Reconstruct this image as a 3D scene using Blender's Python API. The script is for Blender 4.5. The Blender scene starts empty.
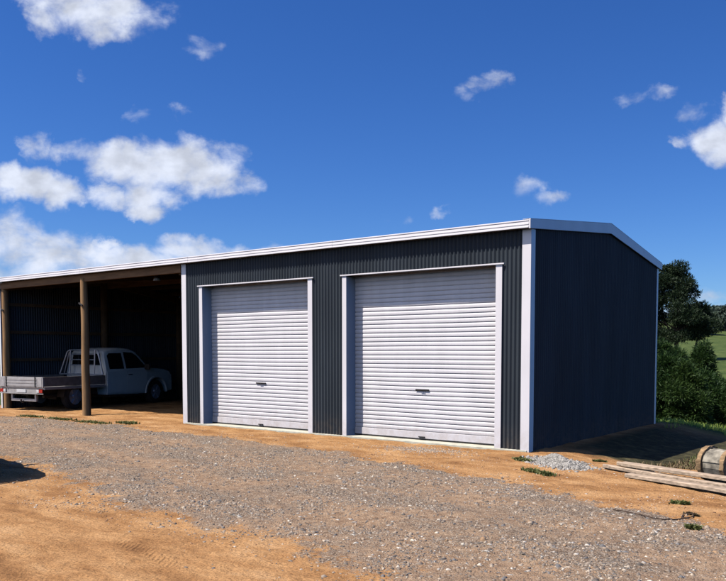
import bpy, bmesh, math, random
import numpy as np
from mathutils import Vector, Matrix
R = math.radians
random.seed(4); rng = np.random.default_rng(7)
S = bpy.context.scene
COL = S.collection

# ------------------------------------------------------------------ camera
CAM = Vector((5.62, -11.785, 1.641)); YAW = 0.653; PITCH = -0.055
cd = bpy.data.cameras.new('camera'); cam = bpy.data.objects.new('camera', cd); COL.objects.link(cam)
cam.location = CAM; cam.rotation_euler = (math.pi/2 + PITCH, 0, YAW)
cd.sensor_fit = 'HORIZONTAL'; cd.sensor_width = 36; cd.lens = 790.86/726*36
cd.shift_y = (394.754-290.5)/726; cd.clip_start = .1; cd.clip_end = 6000
S.camera = cam
S.render.engine = 'CYCLES'
S.view_settings.view_transform = 'Standard'; S.view_settings.look = 'None'
S.view_settings.gamma = 1; S.view_settings.use_curve_mapping = False
S.view_settings.exposure = 0.30
S.cycles.max_bounces = 5; S.cycles.diffuse_bounces = 0; S.cycles.glossy_bounces = 3
S.cycles.transparent_max_bounces = 8

# ------------------------------------------------------------------ sun and sky
SUN = Vector((-.37, -.49, 1.0)).normalized()
sl = bpy.data.lights.new('sun', 'SUN'); so = bpy.data.objects.new('sun', sl); COL.objects.link(so)
sl.energy = 5.0; sl.angle = R(.5); sl.color = (1, .955, .90)
so.rotation_euler = SUN.to_track_quat('Z', 'Y').to_euler(); so.location = (-8, -14, 25)

W = bpy.data.worlds.new('World'); S.world = W; W.use_nodes = True
wn, wl = W.node_tree.nodes, W.node_tree.links
wn.clear()
def wnode(t, **k):
    n = wn.new(t)
    for a, b in k.items(): setattr(n, a, b)
    return n
def wmath(op, a, b=None, clamp=False):
    n = wnode('ShaderNodeMath', operation=op); n.use_clamp = clamp
    for i, v in enumerate((a, b)):
        if v is None: continue
        if isinstance(v, (int, float)): n.inputs[i].default_value = v
        else: wl.new(v, n.inputs[i])
    return n.outputs[0]
sky = wnode('ShaderNodeTexSky', sky_type='NISHITA')
sky.sun_disc = False; sky.sun_elevation = math.asin(SUN.z)
sky.sun_rotation = math.atan2(SUN.x, SUN.y) % (2*math.pi)
sky.air_density = 1.0; sky.dust_density = .2; sky.ozone_density = 2.2; sky.altitude = 300
hs = wnode('ShaderNodeHueSaturation'); hs.inputs['Saturation'].default_value = 1.22; hs.inputs['Value'].default_value = 1.0
wl.new(sky.outputs[0], hs.inputs['Color'])
tint = wnode('ShaderNodeMix', data_type='RGBA', blend_type='MULTIPLY'); tint.inputs['Factor'].default_value = 1
wl.new(hs.outputs[0], tint.inputs[6]); tint.inputs[7].default_value = (.80, 1.20, 1.95, 1)
tc = wnode('ShaderNodeTexCoord')
def dotv(v):
    n = wnode('ShaderNodeVectorMath', operation='DOT_PRODUCT'); wl.new(tc.outputs['Generated'], n.inputs[0]); n.inputs[1].default_value = v
    return n.outputs['Value']
# directions measured against a fixed compass bearing (north-west): a = sideways, b = upwards
dF = dotv((-math.sin(YAW), math.cos(YAW), 0)); dR = dotv((math.cos(YAW), math.sin(YAW), 0)); dU = dotv((0, 0, 1))
dFc = wmath('MAXIMUM', dF, .05)
ca = wmath('DIVIDE', dR, dFc); cb = wmath('DIVIDE', dU, dFc)
cv = wnode('ShaderNodeCombineXYZ'); wl.new(ca, cv.inputs[0]); wl.new(cb, cv.inputs[1])
clouds = [(84,12,56,30,1.15),(55,0,40,24,1.1),(108,30,30,18,.8),(148,16,34,28,.40),(208,48,26,12,.36),
 (78,76,12,8,.36),(137,116,24,13,.40),(176,115,18,11,.36),
 (165,163,66,30,1.15),(120,158,44,24,1.1),(205,172,42,28,1.15),(150,188,46,20,1.0),(36,142,27,17,.8),(88,150,42,13,.8),
 (228,152,24,17,.6),(250,182,19,9,.55),(100,190,30,15,.95),(145,206,24,12,.9),
 (28,182,38,20,1.1),(56,190,25,20,1.05),(0,176,24,18,1.0),
 (95,256,85,20,1.15),(40,258,80,32,1.0),(185,247,52,16,.95),(232,247,42,9,.75),(140,256,60,16,1.0),(0,240,56,34,.85),(98,243,18,9,1.1),(180,238,30,9,.9),(10,270,60,26,.8),
 (468,88,22,10,.47),(488,77,22,11,.50),(528,190,24,12,.48),(555,197,20,8,.42),(655,92,24,8,.38),(632,97,18,7,.36),(584,92,16,7,.3),
 (728,134,40,28,1.3),(742,110,30,22,1.2),(704,110,28,15,.5),(684,141,13,9,.5),(444,209,10,7,.33),(402,217,16,8,.34),
 (722,290,60,10,.55),(700,305,50,10,.45),(640,330,120,12,.4),
 (820,60,70,26,1.0),(900,240,110,22,.9),(-90,60,80,34,1.1),(-160,200,120,26,1.0),(1100,120,120,50,1.0)]
n1 = wnode('ShaderNodeTexNoise'); n1.inputs['Scale'].default_value = 15; n1.inputs['Detail'].default_value = 9; n1.inputs['Roughness'].default_value = .58
n1.inputs['Distortion'].default_value = .25
mp = wnode('ShaderNodeMapping'); mp.inputs['Scale'].default_value = (1, 1.35, 1); wl.new(cv.outputs[0], mp.inputs[0]); wl.new(mp.outputs[0], n1.inputs['Vector'])
wz = wnode('ShaderNodeTexNoise'); wz.inputs['Scale'].default_value = 17; wz.inputs['Detail'].default_value = 7; wz.inputs['Roughness'].default_value = .6; wl.new(cv.outputs[0], wz.inputs['Vector'])
w1 = wnode('ShaderNodeVectorMath', operation='SUBTRACT'); wl.new(wz.outputs['Color'], w1.inputs[0]); w1.inputs[1].default_value = (.5,.5,.5)
w2 = wnode('ShaderNodeVectorMath', operation='MULTIPLY'); wl.new(w1.outputs[0], w2.inputs[0]); w2.inputs[1].default_value = (.085,.05,0)
cw = wnode('ShaderNodeVectorMath', operation='ADD'); wl.new(cv.outputs[0], cw.inputs[0]); wl.new(w2.outputs[0], cw.inputs[1])
fld = None
for (u, v, ru, rv, w) in clouds:
    m = wnode('ShaderNodeVectorMath', operation='SUBTRACT'); wl.new(cw.outputs[0], m.inputs[0]); m.inputs[1].default_value = ((u-363)/811.4, (351-v)/812, 0)
    k = wnode('ShaderNodeVectorMath', operation='MULTIPLY'); wl.new(m.outputs[0], k.inputs[0]); k.inputs[1].default_value = (811/ru/1.18, 811/rv/1.2, 0)
    d = wnode('ShaderNodeVectorMath', operation='DOT_PRODUCT'); wl.new(k.outputs[0], d.inputs[0]); wl.new(k.outputs[0], d.inputs[1])
    e = wnode('ShaderNodeMath', operation='MULTIPLY_ADD'); wl.new(d.outputs['Value'], e.inputs[0]); e.inputs[1].default_value = -w; e.inputs[2].default_value = w
    fld = e.outputs[0] if fld is None else wmath('MAXIMUM', fld, e.outputs[0])
fld = wmath('MAXIMUM', fld, 0.0)
nz = wmath('MULTIPLY', wmath('SUBTRACT', n1.outputs[0], .5), 2.3)
val = wmath('ADD', fld, nz)
gate = wmath('MULTIPLY', fld, 5.0, True)
mr = wnode('ShaderNodeMapRange', interpolation_type='SMOOTHSTEP'); wl.new(val, mr.inputs[0])
mr.inputs[1].default_value = .16; mr.inputs[2].default_value = 1.12
den = wmath('MULTIPLY', wmath('MULTIPLY', mr.outputs[0], gate), wmath('GREATER_THAN', dF, .06))
den = wmath('MULTIPLY', den, .96)
# unseen broken cloud added to the south-west sky, neutral fill for the front wall
dS = dotv((-.76, -.65, 0))
n3 = wnode('ShaderNodeTexNoise'); n3.inputs['Scale'].default_value = 4; n3.inputs['Detail'].default_value = 6; wl.new(tc.outputs['Generated'], n3.inputs['Vector'])
b1 = wnode('ShaderNodeMapRange', interpolation_type='SMOOTHSTEP'); wl.new(n3.outputs[0], b1.inputs[0]); b1.inputs[1].default_value = .40; b1.inputs[2].default_value = .55
b2 = wnode('ShaderNodeMapRange', interpolation_type='SMOOTHSTEP'); wl.new(dS, b2.inputs[0]); b2.inputs[1].default_value = .15; b2.inputs[2].default_value = .45
den = wmath('MAXIMUM', den, wmath('MULTIPLY', wmath('MULTIPLY', wmath('MULTIPLY', b1.outputs[0], b2.outputs[0]), wmath('SUBTRACT', .1, wmath('MULTIPLY', dF, 4), True)), 6.0, True))
n2 = wnode('ShaderNodeTexNoise'); n2.inputs['Scale'].default_value = 26; n2.inputs['Detail'].default_value = 5; wl.new(mp.outputs[0], n2.inputs['Vector'])
cr = wnode('ShaderNodeMapRange'); wl.new(n2.outputs[0], cr.inputs[0]); cr.inputs[1].default_value = .35; cr.inputs[2].default_value = .62
cr.inputs[3].default_value = .66; cr.inputs[4].default_value = .93
cm = wnode('ShaderNodeCombineXYZ')
wl.new(wmath('MULTIPLY', cr.outputs[0], 14.4), cm.inputs[0]); wl.new(wmath('MULTIPLY', cr.outputs[0], 15.4), cm.inputs[1]); wl.new(wmath('MULTIPLY', cr.outputs[0], 17.8), cm.inputs[2])
mx = wnode('ShaderNodeMix', data_type='RGBA'); wl.new(den, mx.inputs['Factor']); wl.new(tint.outputs[2], mx.inputs[6]); wl.new(cm.outputs[0], mx.inputs[7])
bg = wnode('ShaderNodeBackground'); bg.inputs['Strength'].default_value = .05; wl.new(mx.outputs[2], bg.inputs[0])
wo = wnode('ShaderNodeOutputWorld'); wl.new(bg.outputs[0], wo.inputs[0])

# ------------------------------------------------------------------ materials
def nmat(name):
    m = bpy.data.materials.new(name); m.use_nodes = True
    nt = m.node_tree; b = nt.nodes['Principled BSDF']
    return m, nt, b
def mat(name, col, rough=.6, metal=0, var=.12, scale=8, bump=0, bscale=60, spec=.5, trans=0, stretch=(1,1,1), dust=0):
    m, nt, b = nmat(name); n, l = nt.nodes, nt.links
    b.inputs['Roughness'].default_value = rough; b.inputs['Metallic'].default_value = metal
    b.inputs['Specular IOR Level'].default_value = spec
    t = n.new('ShaderNodeTexCoord'); mpg = n.new('ShaderNodeMapping'); mpg.inputs['Scale'].default_value = stretch
    l.new(t.outputs['Object'], mpg.inputs[0])
    a = n.new('ShaderNodeTexNoise'); a.inputs['Scale'].default_value = scale; a.inputs['Detail'].default_value = 6; l.new(mpg.outputs[0], a.inputs['Vector'])
    r = n.new('ShaderNodeMapRange'); l.new(a.outputs[0], r.inputs[0]); r.inputs[1].default_value = .3; r.inputs[2].default_value = .7
    r.inputs[3].default_value = 1-var; r.inputs[4].default_value = 1+var
    x = n.new('ShaderNodeVectorMath'); x.operation = 'SCALE'; x.inputs[0].default_value = col; l.new(r.outputs[0], x.inputs['Scale'])
    l.new(x.outputs[0], b.inputs['Base Color'])
    if dust:   # clay dust splashed up the foot of the sheets, and faint run-off streaks
        sz_ = n.new('ShaderNodeSeparateXYZ'); l.new(t.outputs['Object'], sz_.inputs[0])
        h_ = n.new('ShaderNodeMapRange'); h_.interpolation_type = 'SMOOTHSTEP'; l.new(sz_.outputs[2], h_.inputs[0]); h_.inputs[1].default_value = .02; h_.inputs[2].default_value = .55; h_.inputs[3].default_value = 1; h_.inputs[4].default_value = .06
        d_ = n.new('ShaderNodeTexNoise'); d_.inputs['Scale'].default_value = 7; d_.inputs['Detail'].default_value = 9; d_.inputs['Roughness'].default_value = .75; l.new(t.outputs['Object'], d_.inputs['Vector'])
        e_ = n.new('ShaderNodeMapRange'); l.new(d_.outputs[0], e_.inputs[0]); e_.inputs[1].default_value = .38; e_.inputs[2].default_value = .72
        f_ = n.new('ShaderNodeMath'); f_.operation = 'MULTIPLY'; l.new(h_.outputs[0], f_.inputs[0]); l.new(e_.outputs[0], f_.inputs[1])
        g_ = n.new('ShaderNodeMath'); g_.operation = 'MULTIPLY'; l.new(f_.outputs[0], g_.inputs[0]); g_.inputs[1].default_value = dust
        k_ = n.new('ShaderNodeMix'); k_.data_type = 'RGBA'; l.new(g_.outputs[0], k_.inputs['Factor']); l.new(x.outputs[0], k_.inputs[6]); k_.inputs[7].default_value = (.38, .25, .14, 1)
        l.new(k_.outputs[2], b.inputs['Base Color'])
    if bump:
        c = n.new('ShaderNodeTexNoise'); c.inputs['Scale'].default_value = bscale; c.inputs['Detail'].default_value = 5; l.new(mpg.outputs[0], c.inputs['Vector'])
        u = n.new('ShaderNodeBump'); u.inputs['Strength'].default_value = .6; u.inputs['Distance'].default_value = bump
        l.new(c.outputs[0], u.inputs['Height']); l.new(u.outputs[0], b.inputs['Normal'])
    return m
def leafmat(name, c0, c1, trans=.25):
    m, nt, b = nmat(name); n, l = nt.nodes, nt.links
    g = n.new('ShaderNodeNewGeometry'); r = n.new('ShaderNodeMix'); r.data_type = 'RGBA'
    l.new(g.outputs['Random Per Island'], r.inputs['Factor']); r.inputs[6].default_value = (*c0, 1); r.inputs[7].default_value = (*c1, 1)
    l.new(r.outputs[2], b.inputs['Base Color']); b.inputs['Roughness'].default_value = .6; b.inputs['Specular IOR Level'].default_value = .25
    t = n.new('ShaderNodeBsdfTranslucent'); l.new(r.outputs[2], t.inputs[0])
    mxs = n.new('ShaderNodeMixShader'); mxs.inputs[0].default_value = trans
    l.new(b.outputs[0], mxs.inputs[1]); l.new(t.outputs[0], mxs.inputs[2]); l.new(mxs.outputs[0], n['Material Output'].inputs[0])
    return m
M = {}
M['clad'] = mat('slate_steel', (.043, .052, .062), .5, 0, .16, 2, spec=.12, stretch=(1,1,.25), dust=.22)
M['trim'] = mat('pale_steel', (.86, .80, .80), .42, 0, .05, 2.5, stretch=(1,1,.4), dust=.4)
M['door'] = mat('door_steel', (.80, .75, .75), .45, 0, .06, 1.8, stretch=(3,1,.6), dust=.45)
M['roofm'] = mat('roof_steel', (.055, .062, .072), .5, 0, .06, 2)
M['timber'] = mat('treated_timber', (.33, .18, .075), .85, 0, .35, 3, .004, 40, stretch=(5,5,.6))
M['timberX'] = mat('treated_beam', (.22, .115, .05), .85, 0, .35, 3, .004, 40, stretch=(.6,5,5))
M['shadetimber'] = mat('shaded_timber', (.11, .065, .032), .9, 0, .35, 3)  # darker copy of the timber, interior shade put into its colour
M['board'] = mat('weathered_board', (.44, .325, .225), .85, 0, .42, 5, .003, 60, stretch=(.7,7,7))
M['drumwood'] = mat('grey_drum_wood', (.27, .17, .085), .9, 0, .6, 9, .004, 50, stretch=(1,3,3))
M['concrete'] = mat('concrete', (.60, .56, .44), .85, 0, .18, 9, .003, 90)
M['black'] = mat('black_rubber', (.012, .012, .013), .6, 0, .1, 8)
M['tyre'] = mat('tyre_rubber', (.02, .019, .018), .85, 0, .3, 12)
M['white'] = mat('white_paint', (.84, .80, .74), .25, 0, .05, 3)
M['alu'] = mat('aluminium', (.50, .47, .45), .45, .35, .14, 9, .001, 70)
M['rustsill'] = mat('tray_side', (.26, .22, .19), .6, .2, .25, 7)
M['steel'] = mat('steel_tube', (.45, .46, .50), .35, .4, .1, 9)
M['chassis'] = mat('chassis_black', (.02, .018, .017), .7, 0, .3, 9)
M['glass'] = mat('dark_glass', (.010, .012, .014), .08, 0, .05, 2)
M['red'] = mat('red_lens', (.45, .02, .012), .2, 0, .1, 20)
M['amber'] = mat('amber_lens', (.7, .25, .08), .2, 0, .1, 20)
M['clear'] = mat('clear_lens', (.75, .72, .70), .15, 0, .1, 20)
M['wire'] = mat('brown_wire', (.06, .035, .02), .6, 0, .2, 9)
M['bark'] = mat('bark', (.10, .075, .055), .9, 0, .4, 6, .01, 15)
M['pine'] = leafmat('pine_needles', (.010, .022, .010), (.030, .050, .018), .1)
M['bush'] = leafmat('cypress_leaves', (.012, .034, .009), (.048, .095, .02), .3)
M['bush2'] = leafmat('cypress_leaves_light', (.018, .045, .010), (.07, .12, .026), .3)
M['grass'] = leafmat('grass_blades', (.20, .32, .05), (.45, .55, .13), .5)
M['weed'] = leafmat('weed_leaves', (.07, .09, .02), (.22, .22, .08), .3)
M['dead'] = leafmat('dry_stalks', (.12, .085, .04), (.3, .21, .11), .2)
M['fartree'] = leafmat('far_tree_leaves', (.035, .055, .04), (.07, .095, .065), .1)

# ------------------------------------------------------------------ object helpers
def link(o, parent=None):
    COL.objects.link(o)
    if parent is not None: o.parent = parent
    return o
def raw(name, V, F, m, parent=None, smooth=False):
    me = bpy.data.meshes.new(name); me.from_pydata([tuple(v) for v in V], [], F); me.update()
    if smooth: me.polygons.foreach_set('use_smooth', [True]*len(me.polygons))
    me.materials.append(m)
    return link(bpy.data.objects.new(name, me), parent)
def raw_np(name, V, F, m, parent=None, smooth=False):
    """V (n,3), F (k,s) arrays"""
    me = bpy.data.meshes.new(name); k, s = F.shape
    me.vertices.add(len(V)); me.vertices.foreach_set('co', np.ascontiguousarray(V, np.float32).ravel())
    me.loops.add(k*s); me.loops.foreach_set('vertex_index', np.ascontiguousarray(F, np.int32).ravel())
    me.polygons.add(k); me.polygons.foreach_set('loop_start', np.arange(0, k*s, s, dtype=np.int32))
    me.polygons.foreach_set('loop_total', np.full(k, s, np.int32))
    if smooth: me.polygons.foreach_set('use_smooth', np.ones(k, bool))
    me.update(calc_edges=True); me.materials.append(m)
    return link(bpy.data.objects.new(name, me), parent)
def tag(o, label=None, cat=None, group=None, kind=None):
    if label: o['label'] = label
    if cat: o['category'] = cat
    if group: o['group'] = group
    if kind: o['kind'] = kind
    return o
def empty(name, loc=(0,0,0), rz=0):
    o = bpy.data.objects.new(name, None); o.location = loc; o.rotation_euler = (0,0,rz); o.empty_display_size = .3
    return link(o)
class MB:
    def __init__(s): s.b = bmesh.new()
    def box(s, x0, x1, y0, y1, z0, z1, bev=0):
        t = bmesh.new(); r = bmesh.ops.create_cube(t, size=1)
        for v in t.verts: v.co = Vector((x0+(v.co.x+.5)*(x1-x0), y0+(v.co.y+.5)*(y1-y0), z0+(v.co.z+.5)*(z1-z0)))
        if bev: bmesh.ops.bevel(t, geom=t.edges[:], offset=bev, segments=2, affect='EDGES', profile=.5)
        s._add(t); return s
    def _add(s, t, mtx=None):
        if mtx is not None: bmesh.ops.transform(t, matrix=mtx, verts=t.verts)
        me = bpy.data.meshes.new('t'); t.to_mesh(me); t.free(); s.b.from_mesh(me); bpy.data.meshes.remove(me)
    def bar(s, p, q, w, h, up=(0,0,1)):
        p, q = Vector(p), Vector(q); d = q-p; L = d.length; d.normalize(); u = Vector(up); x = d.cross(u).normalized(); u = x.cross(d)
        t = bmesh.new(); bmesh.ops.create_cube(t, size=1)
        m = Matrix((x, d, u)).transposed().to_4x4(); m.translation = (p+q)/2
        for v in t.verts: v.co = Vector((v.co.x*w, v.co.y*L, v.co.z*h))
        s._add(t, m); return s
    def cyl(s, p, q, r0, r1=None, seg=16, caps=True):
        p, q = Vector(p), Vector(q); d = q-p; r1 = r0 if r1 is None else r1
        t = bmesh.new(); bmesh.ops.create_cone(t, cap_ends=caps, segments=seg, radius1=r0, radius2=r1, depth=d.length)
        m = d.to_track_quat('Z', 'Y').to_matrix().to_4x4(); m.translation = (p+q)/2
        s._add(t, m); return s
    def tube(s, pts, r, seg=8):
        for a, b in zip(pts[:-1], pts[1:]): s.cyl(a, b, r, r, seg)
        for a in pts[1:-1]:
            t = bmesh.new(); bmesh.ops.create_icosphere(t, subdivisions=1, radius=r*1.02); s._add(t, Matrix.Translation(Vector(a)))
        return s
    def prism(s, poly, axis, a, b, bev=0):
        """poly in the plane normal to axis, extruded from a to b"""
        t = bmesh.new()
        def P(u, v, w): return {0: (w,u,v), 1: (u,w,v), 2: (u,v,w)}[axis]
        A = [t.verts.new(P(u,v,a)) for u, v in poly]; B = [t.verts.new(P(u,v,b)) for u, v in poly]
        t.faces.new(A); t.faces.new(B[::-1]); n = len(poly)
        for i in range(n): t.faces.new((A[i], B[i], B[(i+1)%n], A[(i+1)%n]))
        bmesh.ops.recalc_face_normals(t, faces=t.faces)
        if bev: bmesh.ops.bevel(t, geom=t.edges[:], offset=bev, segments=2, affect='EDGES')
        s._add(t); return s
    def build(s, name, m, parent=None, smooth=False):
        bmesh.ops.recalc_face_normals(s.b, faces=s.b.faces)
        me = bpy.data.meshes.new(name); s.b.to_mesh(me); s.b.free(); me.materials.append(m)
        if smooth:
            me.polygons.foreach_set('use_smooth', [True]*len(me.polygons))
            try: me.set_sharp_from_angle(angle=R(35))
            except Exception: pass
        return link(bpy.data.objects.new(name, me), parent)

# numpy value noise
_perm = rng.random((256, 256))
def vnoise(x, y):
    xi = np.floor(x).astype(int); yi = np.floor(y).astype(int); fx = x-xi; fy = y-yi
    fx = fx*fx*(3-2*fx); fy = fy*fy*(3-2*fy); g = lambda a, b: _perm[a & 255, b & 255]
    return (g(xi,yi)*(1-fx)+g(xi+1,yi)*fx)*(1-fy)+(g(xi,yi+1)*(1-fx)+g(xi+1,yi+1)*fx)*fy
def fbm(x, y, o=4):
    r = 0; a = .5
    for i in range(o): r = r+a*vnoise(x+17.3*i, y-9.1*i); x = x*2.03; y = y*2.03; a *= .5
    return r
def sst(a, b, x):
    t = np.clip((x-a)/(b-a), 0, 1); return t*t*(3-2*t)

# ------------------------------------------------------------------ terrain
XL, XR, D = -16.5, 0.0, 6.5
UP = [(-40,-3.2),(-20,-2.2),(-13.55,-1.65),(-11.57,-1.22),(-9.73,-1.12),(-7.89,-1.43),(-5.85,-1.35),(-3.44,-1.72),(-1.65,-2.11),(-.14,-2.51),(.85,-2.62),(1.88,-3.12),(2.75,-3.57),(3.44,-3.86),(3.95,-4.26),(6,-5.2),(12,-9),(20,-16)]
LO = [(-40,-9),(-20,-7.5),(-10,-5.8),(-6.17,-5.5),(-5.17,-5.45),(-3.54,-6.1),(-2.1,-6.5),(-1.06,-6.68),(-.27,-6.75),(.57,-6.85),(1.35,-7.04),(1.95,-7.2),(2.6,-7.4),(4,-8.6),(7,-12.5),(12,-20)]
def edgey(P, x):
    P = np.array(P); return np.interp(x, P[:,0], P[:,1])
def gravel_mask(x, y):
    w = (fbm(x*1.3, y*1.3)-.47)*.8+(fbm(x*5, y*5)-.47)*.5
    u = edgey(UP, x)-y+w; l = y-edgey(LO, x)+w*1.5
    m = sst(-.16, .3, u)*sst(-.5, .65, l)
    return m
def gravel_soft(x, y):
    u = edgey(UP, x)-y; l = y-edgey(LO, x); return sst(-.5, .25, u)*sst(-1.1, .4, l)
def tracks(x, y):
    u, l = edgey(UP, x), edgey(LO, x); f = (y-l)/(u-l)+(fbm(x*.5+40, y*.5)-.47)*.16
    t = np.exp(-((f-.30)/.075)**2)+np.exp(-((f-.66)/.075)**2)
    return np.clip(t, 0, 1)*(.55+.45*sst(.35, .55, fbm(x*.9+70, y*.9)))
def terr(x, y):
    dx = np.maximum(np.maximum(XL-x, x-XR), 0); dy = np.maximum(np.maximum(-.3-y, y-D), 0)
    df = np.hypot(dx, dy)
    s = (x-CAM.x)*-.25+(y-CAM.y)*.968
    H = np.interp(s, [0,17,21,25,30,50,80,100,140,200,350,450,600,1500], [0,0,-.22,-.5,-.7,-1.3,-1.1,-.2,1.6,5.2,14.3,18,14,-10])
    far = sst(40, 120, s); H = H + far*(fbm(x/60, y/60)-.5)*5*np.clip((s-40)/200, 0, 1)+sst(24,40,s)*(fbm(x/9,y/9)-.5)*.5
    z = H*sst(0, 3.5, df)
    z = z-.22*sst(-.6, .9, y)*sst(0, 1.7, x)*(1-sst(25, 45, s))
    z = z+(fbm(x*.45+3, y*.45)-.47)*.07*sst(.1, 1.5, df)
    near = (np.hypot(x-CAM.x, y-CAM.y) < 30)
    g = gravel_mask(x, y)
    z = z+near*(fbm(x*3.1, y*3.1, 5)-.47)*(.045-.015*g)
    z = z+near*g*(.02-.022*tracks(x, y))
    z = z+near*(fbm(x*11, y*11, 3)-.45)*.016
    return z
def axis(lo, hi, dlo, dhi, d0, n):
    c = np.arange(dlo, dhi, d0); g = (np.arange(1, n+1)/n)**3.2
    return np.concatenate([(dlo-(dlo-lo)*g)[::-1], c, dhi+(hi-dhi)*g])
ax = axis(-1500, 1500, -14.5, 5.6, .045, 60); ay = axis(-1400, 1600, -9.3, 1.2, .045, 90)
gx, gy = np.meshgrid(ax, ay, indexing='ij'); gz = terr(gx, gy)
nx, ny = gx.shape
idx = np.arange(nx*ny).reshape(nx, ny)
Fq = np.stack([idx[:-1,:-1], idx[1:,:-1], idx[1:,1:], idx[:-1,1:]], -1).reshape(-1, 4)
def grass_mask(x, y):
    s = (x-CAM.x)*-.25+(y-CAM.y)*.968
    n = (fbm(x*.6, y*.6)-.47)*5
    m = sst(17.5, 19.5, s+n)*(1-((x > XL-.3)&(x < .4)&(y < 7)))
    return m
def soil_shade_mask(x, y):  # ground painted darker where the shed's shadow falls, and over the brown mound
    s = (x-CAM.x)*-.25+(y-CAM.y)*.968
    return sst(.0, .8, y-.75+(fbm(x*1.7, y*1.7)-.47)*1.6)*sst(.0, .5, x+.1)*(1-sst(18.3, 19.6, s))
def ground_mat():
    m, nt, b = nmat('ground'); n, l = nt.nodes, nt.links
    def N(t, **k):
        q = n.new(t)
        for a, v in k.items(): setattr(q, a, v)
        return q
    T = N('ShaderNodeTexCoord').outputs['Object']
    def noise(sc, det=5, rough=.55, st=(1,1,1)):
        q = N('ShaderNodeTexNoise'); q.inputs['Scale'].default_value = sc; q.inputs['Detail'].default_value = det; q.inputs['Roughness'].default_value = rough
        p = N('ShaderNodeMapping'); p.inputs['Scale'].default_value = st; p.inputs['Rotation'].default_value = (0,0,R(-12)); l.new(T, p.inputs[0]); l.new(p.outputs[0], q.inputs['Vector']); return q.outputs[0]
    def ramp(f, pts):
        q = N('ShaderNodeValToRGB'); e = q.color_ramp.elements
        while len(e) < len(pts): e.new(.5)
        for i, (p, c) in enumerate(pts): e[i].position = p; e[i].color = (*c, 1)
        l.new(f, q.inputs[0]); return q.outputs[0]
    def mix(f, a, c, t='MIX'):
        q = N('ShaderNodeMix', data_type='RGBA', blend_type=t)
        if isinstance(f, (int, float)): q.inputs['Factor'].default_value = f
        else: l.new(f, q.inputs['Factor'])
        l.new(a, q.inputs[6]); l.new(c, q.inputs[7]); return q.outputs[2]
    def rng_(f, a, b_, c=0, d=1):
        q = N('ShaderNodeMapRange', interpolation_type='SMOOTHSTEP'); l.new(f, q.inputs[0])
        for i, v in enumerate((a, b_, c, d)): q.inputs[i+1].default_value = v
        return q.outputs[0]
    clay = ramp(noise(1.1, 8, .62, (1, 2.2, 1)), [(.30, (.22,.104,.040)), (.43, (.36,.180,.070)), (.56, (.48,.260,.110)), (.75, (.58,.355,.180))])
    fine = ramp(noise(55, 4, .7), [(.28, (.42,.40,.37)), (.5, (1,1,1)), (.75, (1.45,1.42,1.38))])
    clay = mix(1.0, clay, fine, 'MULTIPLY')
    v = N('ShaderNodeTexVoronoi'); v.inputs['Scale'].default_value = 62; l.new(T, v.inputs['Vector'])
    sep = N('ShaderNodeSeparateColor'); l.new(v.outputs['Color'], sep.inputs[0])
    peb = ramp(sep.outputs[0], [(0, (.09,.068,.052)), (.35, (.20,.150,.110)), (.6, (.29,.220,.160)), (.85, (.40,.31,.225)), (.97, (.60,.53,.43))])
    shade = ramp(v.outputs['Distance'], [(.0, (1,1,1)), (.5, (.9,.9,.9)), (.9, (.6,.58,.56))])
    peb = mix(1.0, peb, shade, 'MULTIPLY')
    dirt = ramp(noise(9, 5, .6), [(.3, (.22,.135,.08)), (.5, (.36,.235,.145)), (.7, (.47,.32,.20))])
    dm = rng_(noise(.8, 6, .6, (1, 2, 1)), .38, .60, .15, .92)
    att = N('ShaderNodeAttribute', attribute_name='track')
    tk = N('ShaderNodeMath', operation='MULTIPLY_ADD', use_clamp=True); l.new(att.outputs['Fac'], tk.inputs[0]); tk.inputs[1].default_value = .45; l.new(dm, tk.inputs[2])
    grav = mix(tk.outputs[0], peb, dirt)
    at = N('ShaderNodeAttribute', attribute_name='gravel'); ag = N('ShaderNodeAttribute', attribute_name='grass')
    q = N('ShaderNodeMath', operation='MULTIPLY_ADD'); l.new(noise(22, 4, .7), q.inputs[0]); q.inputs[1].default_value = 1.1
    q2 = N('ShaderNodeMath', operation='SUBTRACT'); l.new(at.outputs['Fac'], q2.inputs[0]); q2.inputs[1].default_value = .55; l.new(q2.outputs[0], q.inputs[2])
    gm = rng_(q.outputs[0], .35, .62)
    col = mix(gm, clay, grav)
    gr = ramp(noise(.35, 8, .7), [(.32, (.03,.05,.012)), (.48, (.065,.095,.025)), (.62, (.11,.135,.04)), (.75, (.16,.155,.07))])
    gr = mix(1.0, gr, ramp(noise(9, 6, .7), [(.3, (.55,.55,.5)), (.7, (1.3,1.3,1.2))]), 'MULTIPLY')
    aso = N('ShaderNodeAttribute', attribute_name='soil_shade')
    soil_shade = ramp(noise(5, 8, .7), [(.3, (.022,.018,.010)), (.5, (.05,.045,.022)), (.7, (.12,.105,.05))])  # dark brown that deepens the shed's shadow by colour, also tints the mound
    col = mix(aso.outputs['Fac'], col, soil_shade)
    col = mix(ag.outputs['Fac'], col, gr)
    l.new(col, b.inputs['Base Color']); b.inputs['Roughness'].default_value = .95; b.inputs['Specular IOR Level'].default_value = .15
    bp = N('ShaderNodeBump'); bp.inputs['Strength'].default_value = .8; bp.inputs['Distance'].default_value = .022
    l.new(noise(38, 6, .7), bp.inputs['Height'])
    inv = N('ShaderNodeMath', operation='MULTIPLY'); l.new(v.outputs['Distance'], inv.inputs[0]); inv.inputs[1].default_value = -1
    bp2 = N('ShaderNodeBump'); bp2.inputs['Distance'].default_value = .01; l.new(gm, bp2.inputs['Strength']); l.new(inv.outputs[0], bp2.inputs['Height']); l.new(bp.outputs[0], bp2.inputs['Normal'])
    bp3 = N('ShaderNodeBump'); bp3.inputs['Strength'].default_value = .7; bp3.inputs['Distance'].default_value = .05
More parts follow.
